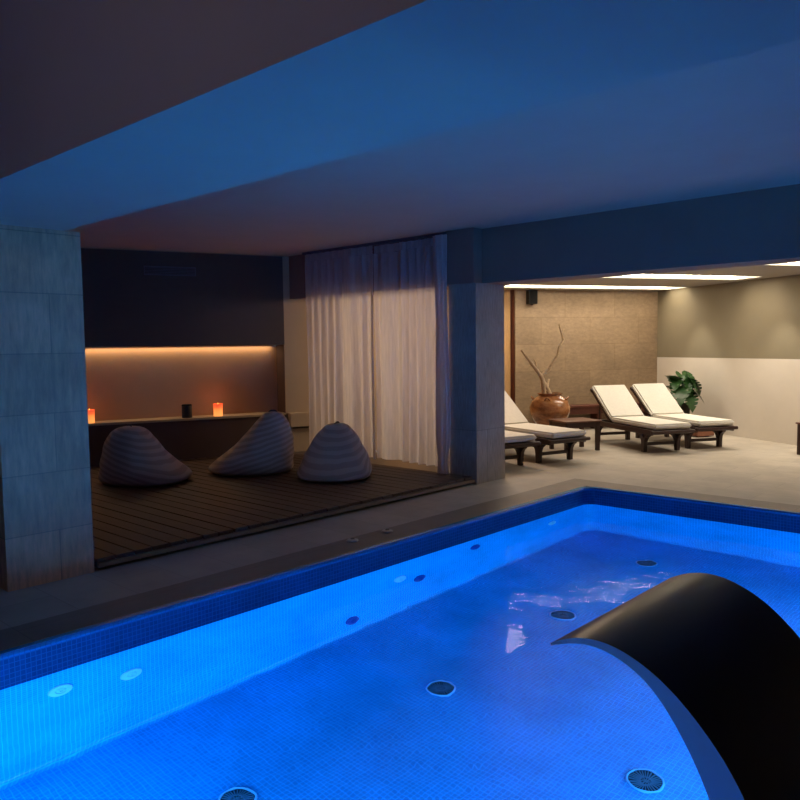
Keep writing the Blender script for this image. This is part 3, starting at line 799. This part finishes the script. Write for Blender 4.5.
i0 = make_inlet(M['inlet'], '')
for i, (y, z, lab) in enumerate([(-5.90, -0.453, 'pale round pool inlet nearest the viewer on the left pool wall'),
                 (-5.478, -0.577, 'pale ringed pool inlet, second from the viewer on the left pool wall'),
                 (-3.103, -0.604, 'small pale pool inlet beside a dark round one, below the lounge deck'),
                 (-0.754, -0.539, 'pale pool inlet close to the far left corner of the pool')]):
    o = i0 if i == 0 else copy_tree(i0); o.location = (0.001, y, z); o['label'] = lab
i1 = make_inlet(M['inlet_dark'], '', 'dark_inlet')
for i, (y, z, lab) in enumerate([(-3.655, -1.10, 'dark round pool fitting lowest on the left pool wall'),
                 (-2.866, -0.76, 'dark round pool fitting just right of a small pale inlet'),
                 (-2.083, -0.444, 'dark round pool fitting under the waterline below the right pillar')]):
    o = i1 if i == 0 else copy_tree(i1); o.location = (0.001, y, z); o['label'] = lab
def make_button(label):
    th = thing('deck_button', label, 'pool button', group='metal buttons set in the pool surround')
    bm = bmesh.new(); lathe(bm, [(0.045, 0.0), (0.050, 0.004), (0.044, 0.014), (0.020, 0.018)], 28); obj('cap', bm, M['steel'], th, smooth=0.8)
    bm = bmesh.new(); lathe(bm, [(0.018, 0.018), (0.016, 0.022), (0.004, 0.023)], 20); obj('centre', bm, M['black'], th, smooth=0.8)
    return th
b0 = make_button('small round metal button on the pool surround, nearer of the two')
b0.location = (-0.299, -3.35, 0.001)
b1 = copy_tree(b0); b1.location = (-0.295, -2.94, 0.001); b1['label'] = 'small round metal button on the pool surround, further of the two'

# ------------------------------------------------------------------ fountain blade
FY0, FW = -6.115, 0.66
TOPP = [(3.300, 0.897), (3.330, 0.917), (3.363, 0.929), (3.400, 0.936), (3.440, 0.938), (3.480, 0.931), (3.530, 0.911), (3.580, 0.886), (3.625, 0.847), (3.680, 0.792), (3.722, 0.740), (3.760, 0.675), (3.800, 0.58), (3.835, 0.46), (3.86, 0.30), (3.87, 0.15), (3.87, 0.0)]
BOTP = [(3.302, 0.892), (3.338, 0.909), (3.372, 0.917), (3.405, 0.921), (3.435, 0.919), (3.475, 0.910), (3.515, 0.890), (3.552, 0.868), (3.588, 0.824), (3.630, 0.762), (3.664, 0.700), (3.695, 0.625), (3.72, 0.54), (3.745, 0.43), (3.765, 0.29), (3.775, 0.15), (3.78, 0.0)]
def dense(P): return [(v.x, v.z) for v in smooth_path([(a, 0, b) for a, b in P], 4)]
def relax(P, k=30):
    P = [list(p) for p in P]
    for _ in range(k):
        Q = [p[:] for p in P]
        for i in range(2, len(P)-1):
            for c in (0, 1): Q[i][c] = 0.5*P[i][c]+0.25*(P[i-1][c]+P[i+1][c])
        P = Q
    return P
T, B = relax(dense(TOPP)), relax(dense(BOTP))
ox, oy = 3.83, FY0+FW/2
th = thing('fountain_blade', 'large curved black waterfall fountain blade arching over the pool', 'fountain', (ox, oy, 0))
bm = bmesh.new()
def vv(p, y): return bm.verts.new((p[0]-ox, y-oy, p[1]))
t0 = [vv(p, FY0) for p in T]; t1 = [vv(p, FY0+FW) for p in T]
for i in range(len(T)-1): bm.faces.new((t0[i], t1[i], t1[i+1], t0[i+1]))
obj('top_sheet', bm, M['jet_black'], th, smooth=True)
bm = bmesh.new()
b0_ = [vv(p, FY0) for p in B]; b1_ = [vv(p, FY0+FW) for p in B]; c0 = [vv(p, FY0) for p in T]; c1 = [vv(p, FY0+FW) for p in T]
for i in range(len(T)-1):
    bm.faces.new((b0_[i], b0_[i+1], b1_[i+1], b1_[i]))
    bm.faces.new((b0_[i], b0_[i+1], c0[i+1], c0[i])); bm.faces.new((b1_[i], b1_[i+1], c1[i+1], c1[i]))
bm.faces.new((b0_[0], b1_[0], c1[0], c0[0]))
obj('side_shell', bm, M['jet_blue_lit'], th)
bm = bmesh.new(); bxx(bm, -0.09, 0.08, -FW/2-0.04, FW/2+0.04, 0.001, 0.012); obj('base_plate', bm, M['jet_blue_lit'], th, bevel=0.003)

# ------------------------------------------------------------------ lights
def area(name, loc, target, sx, sy, energy, color, spread=None):
    l = bpy.data.lights.new(name, 'AREA'); l.shape = 'RECTANGLE'; l.size = sx; l.size_y = sy
    l.energy = energy; l.color = color
    if spread: l.spread = math.radians(spread)
    o = link(bpy.data.objects.new(name, l)); o.location = loc
    o.rotation_euler = (Vector(target)-Vector(loc)).to_track_quat('-Z', 'Y').to_euler()
    return o
def spot(name, loc, target, energy, color, ang, blend=0.6, r=0.03):
    l = bpy.data.lights.new(name, 'SPOT'); l.energy = energy; l.color = color
    l.spot_size = math.radians(ang); l.spot_blend = blend; l.shadow_soft_size = r
    o = link(bpy.data.objects.new(name, l)); o.location = loc
    o.rotation_euler = (Vector(target)-Vector(loc)).to_track_quat('-Z', 'Y').to_euler()
    return o
def point(name, loc, energy, color, r=0.03):
    l = bpy.data.lights.new(name, 'POINT'); l.energy = energy; l.color = color; l.shadow_soft_size = r
    o = link(bpy.data.objects.new(name, l)); o.location = loc; return o

BLUE = (0.04, 0.33, 1.0)
for y in (-6.2, -5.0, -3.8, -2.6, -1.4):
    area('pool_lamp', (PX1-0.03, y, -0.62), (0, y, -0.62), 0.5, 0.3, 34, BLUE)
for x in (0.9, 2.4):
    area('pool_lamp', (x, PY0+0.03, -0.62), (x, 0, -0.62), 0.5, 0.3, 34, BLUE)

WARM = (1.0, 0.86, 0.68)
# spa: general ceiling light below trays plus wall washers
for (w0, s0, L, wd) in trays:
    q = TO + TD*(s0+L/2) + TN*(w0+wd/2)
    for k in (-1, 1):
        q2 = q + TN*(k*(wd/2-0.09))
        area('tray_lamp', (q2.x, q2.y, 2.66), (q2.x, q2.y, 0), 0.05, L*0.9, 26, WARM).rotation_euler = (0, 0, math.atan2(TD.y, TD.x)-PI/2)
for s in (1.30, 3.20, 5.1):
    q = CORN + U*s + Vector((-0.495, -0.869))*0.42
    spot('wall_washer', (q.x, q.y, 2.58), (q.x+0.02, q.y+0.04, 0), 72, (1.0, 0.92, 0.78), 66, 0.6)
# behind the curtain
area('curtain_lamp', (-2.6, 1.7, 2.45), (-3.0, -0.6, 1.0), 1.2, 0.5, 64, (1.0, 0.74, 0.54))
spot('panel_lamp', (-3.55, 3.35, 2.5), (-3.95, 3.7, 0.6), 30, (1.0, 0.75, 0.45), 70)
# niche strip
q0 = WP+WD*(-2.7)+WN*(ND-0.05)
area('niche_lamp', (q0.x, q0.y, NZ1-0.012), (q0.x, q0.y, 0), 0.03, 5.2, 11, (1.0, 0.70, 0.40)).rotation_euler = (0, 0, math.atan2(WD.y, WD.x)-PI/2)
for s in (-0.97, -2.66):
    q = WP+WD*s+WN*0.09; point('candle_light', (q.x, q.y, NZ0+0.21), 0.5, (1.0, 0.30, 0.08), 0.02)

area('rear_fill', (2.5, -9.3, 3.2), (2.5, -7.0, 3.0), 1.5, 0.4, 6, (0.85, 0.85, 1.0))  # added dim fill behind the camera, lifting the near ceiling and blade

w = bpy.data.worlds.new('world'); scn.world = w; w.use_nodes = True
w.node_tree.nodes['Background'].inputs[0].default_value = (0.35, 0.45, 0.7, 1)
w.node_tree.nodes['Background'].inputs[1].default_value = 0.02

# ------------------------------------------------------------------ camera
cd = bpy.data.cameras.new('camera'); cam = link(bpy.data.objects.new('camera', cd)); scn.camera = cam
cd.sensor_width = 36; cd.lens = 766.193/800*36; cd.clip_start = 0.05
yaw, pitch, roll = 0.748680878, -0.0698694310, -0.0140432522
fw = Vector((-math.sin(yaw)*math.cos(pitch), math.cos(yaw)*math.cos(pitch), math.sin(pitch)))
r = Vector((math.cos(yaw), math.sin(yaw), 0)); u = r.cross(fw)
r2 = r*math.cos(roll)+u*math.sin(roll); u2 = -r*math.sin(roll)+u*math.cos(roll)
cam.matrix_world = Matrix(((r2.x, u2.x, -fw.x, 4.245), (r2.y, u2.y, -fw.y, -7.641), (r2.z, u2.z, -fw.z, 1.6), (0, 0, 0, 1)))

scn.view_settings.view_transform = 'Standard'
scn.view_settings.look = 'None'
scn.view_settings.exposure = 0.0
scn.cycles.use_denoising = True
scn.cycles.max_bounces = 10
scn.cycles.diffuse_bounces = 5
scn.cycles.transmission_bounces = 8
scn.cycles.sample_clamp_indirect = 6.0
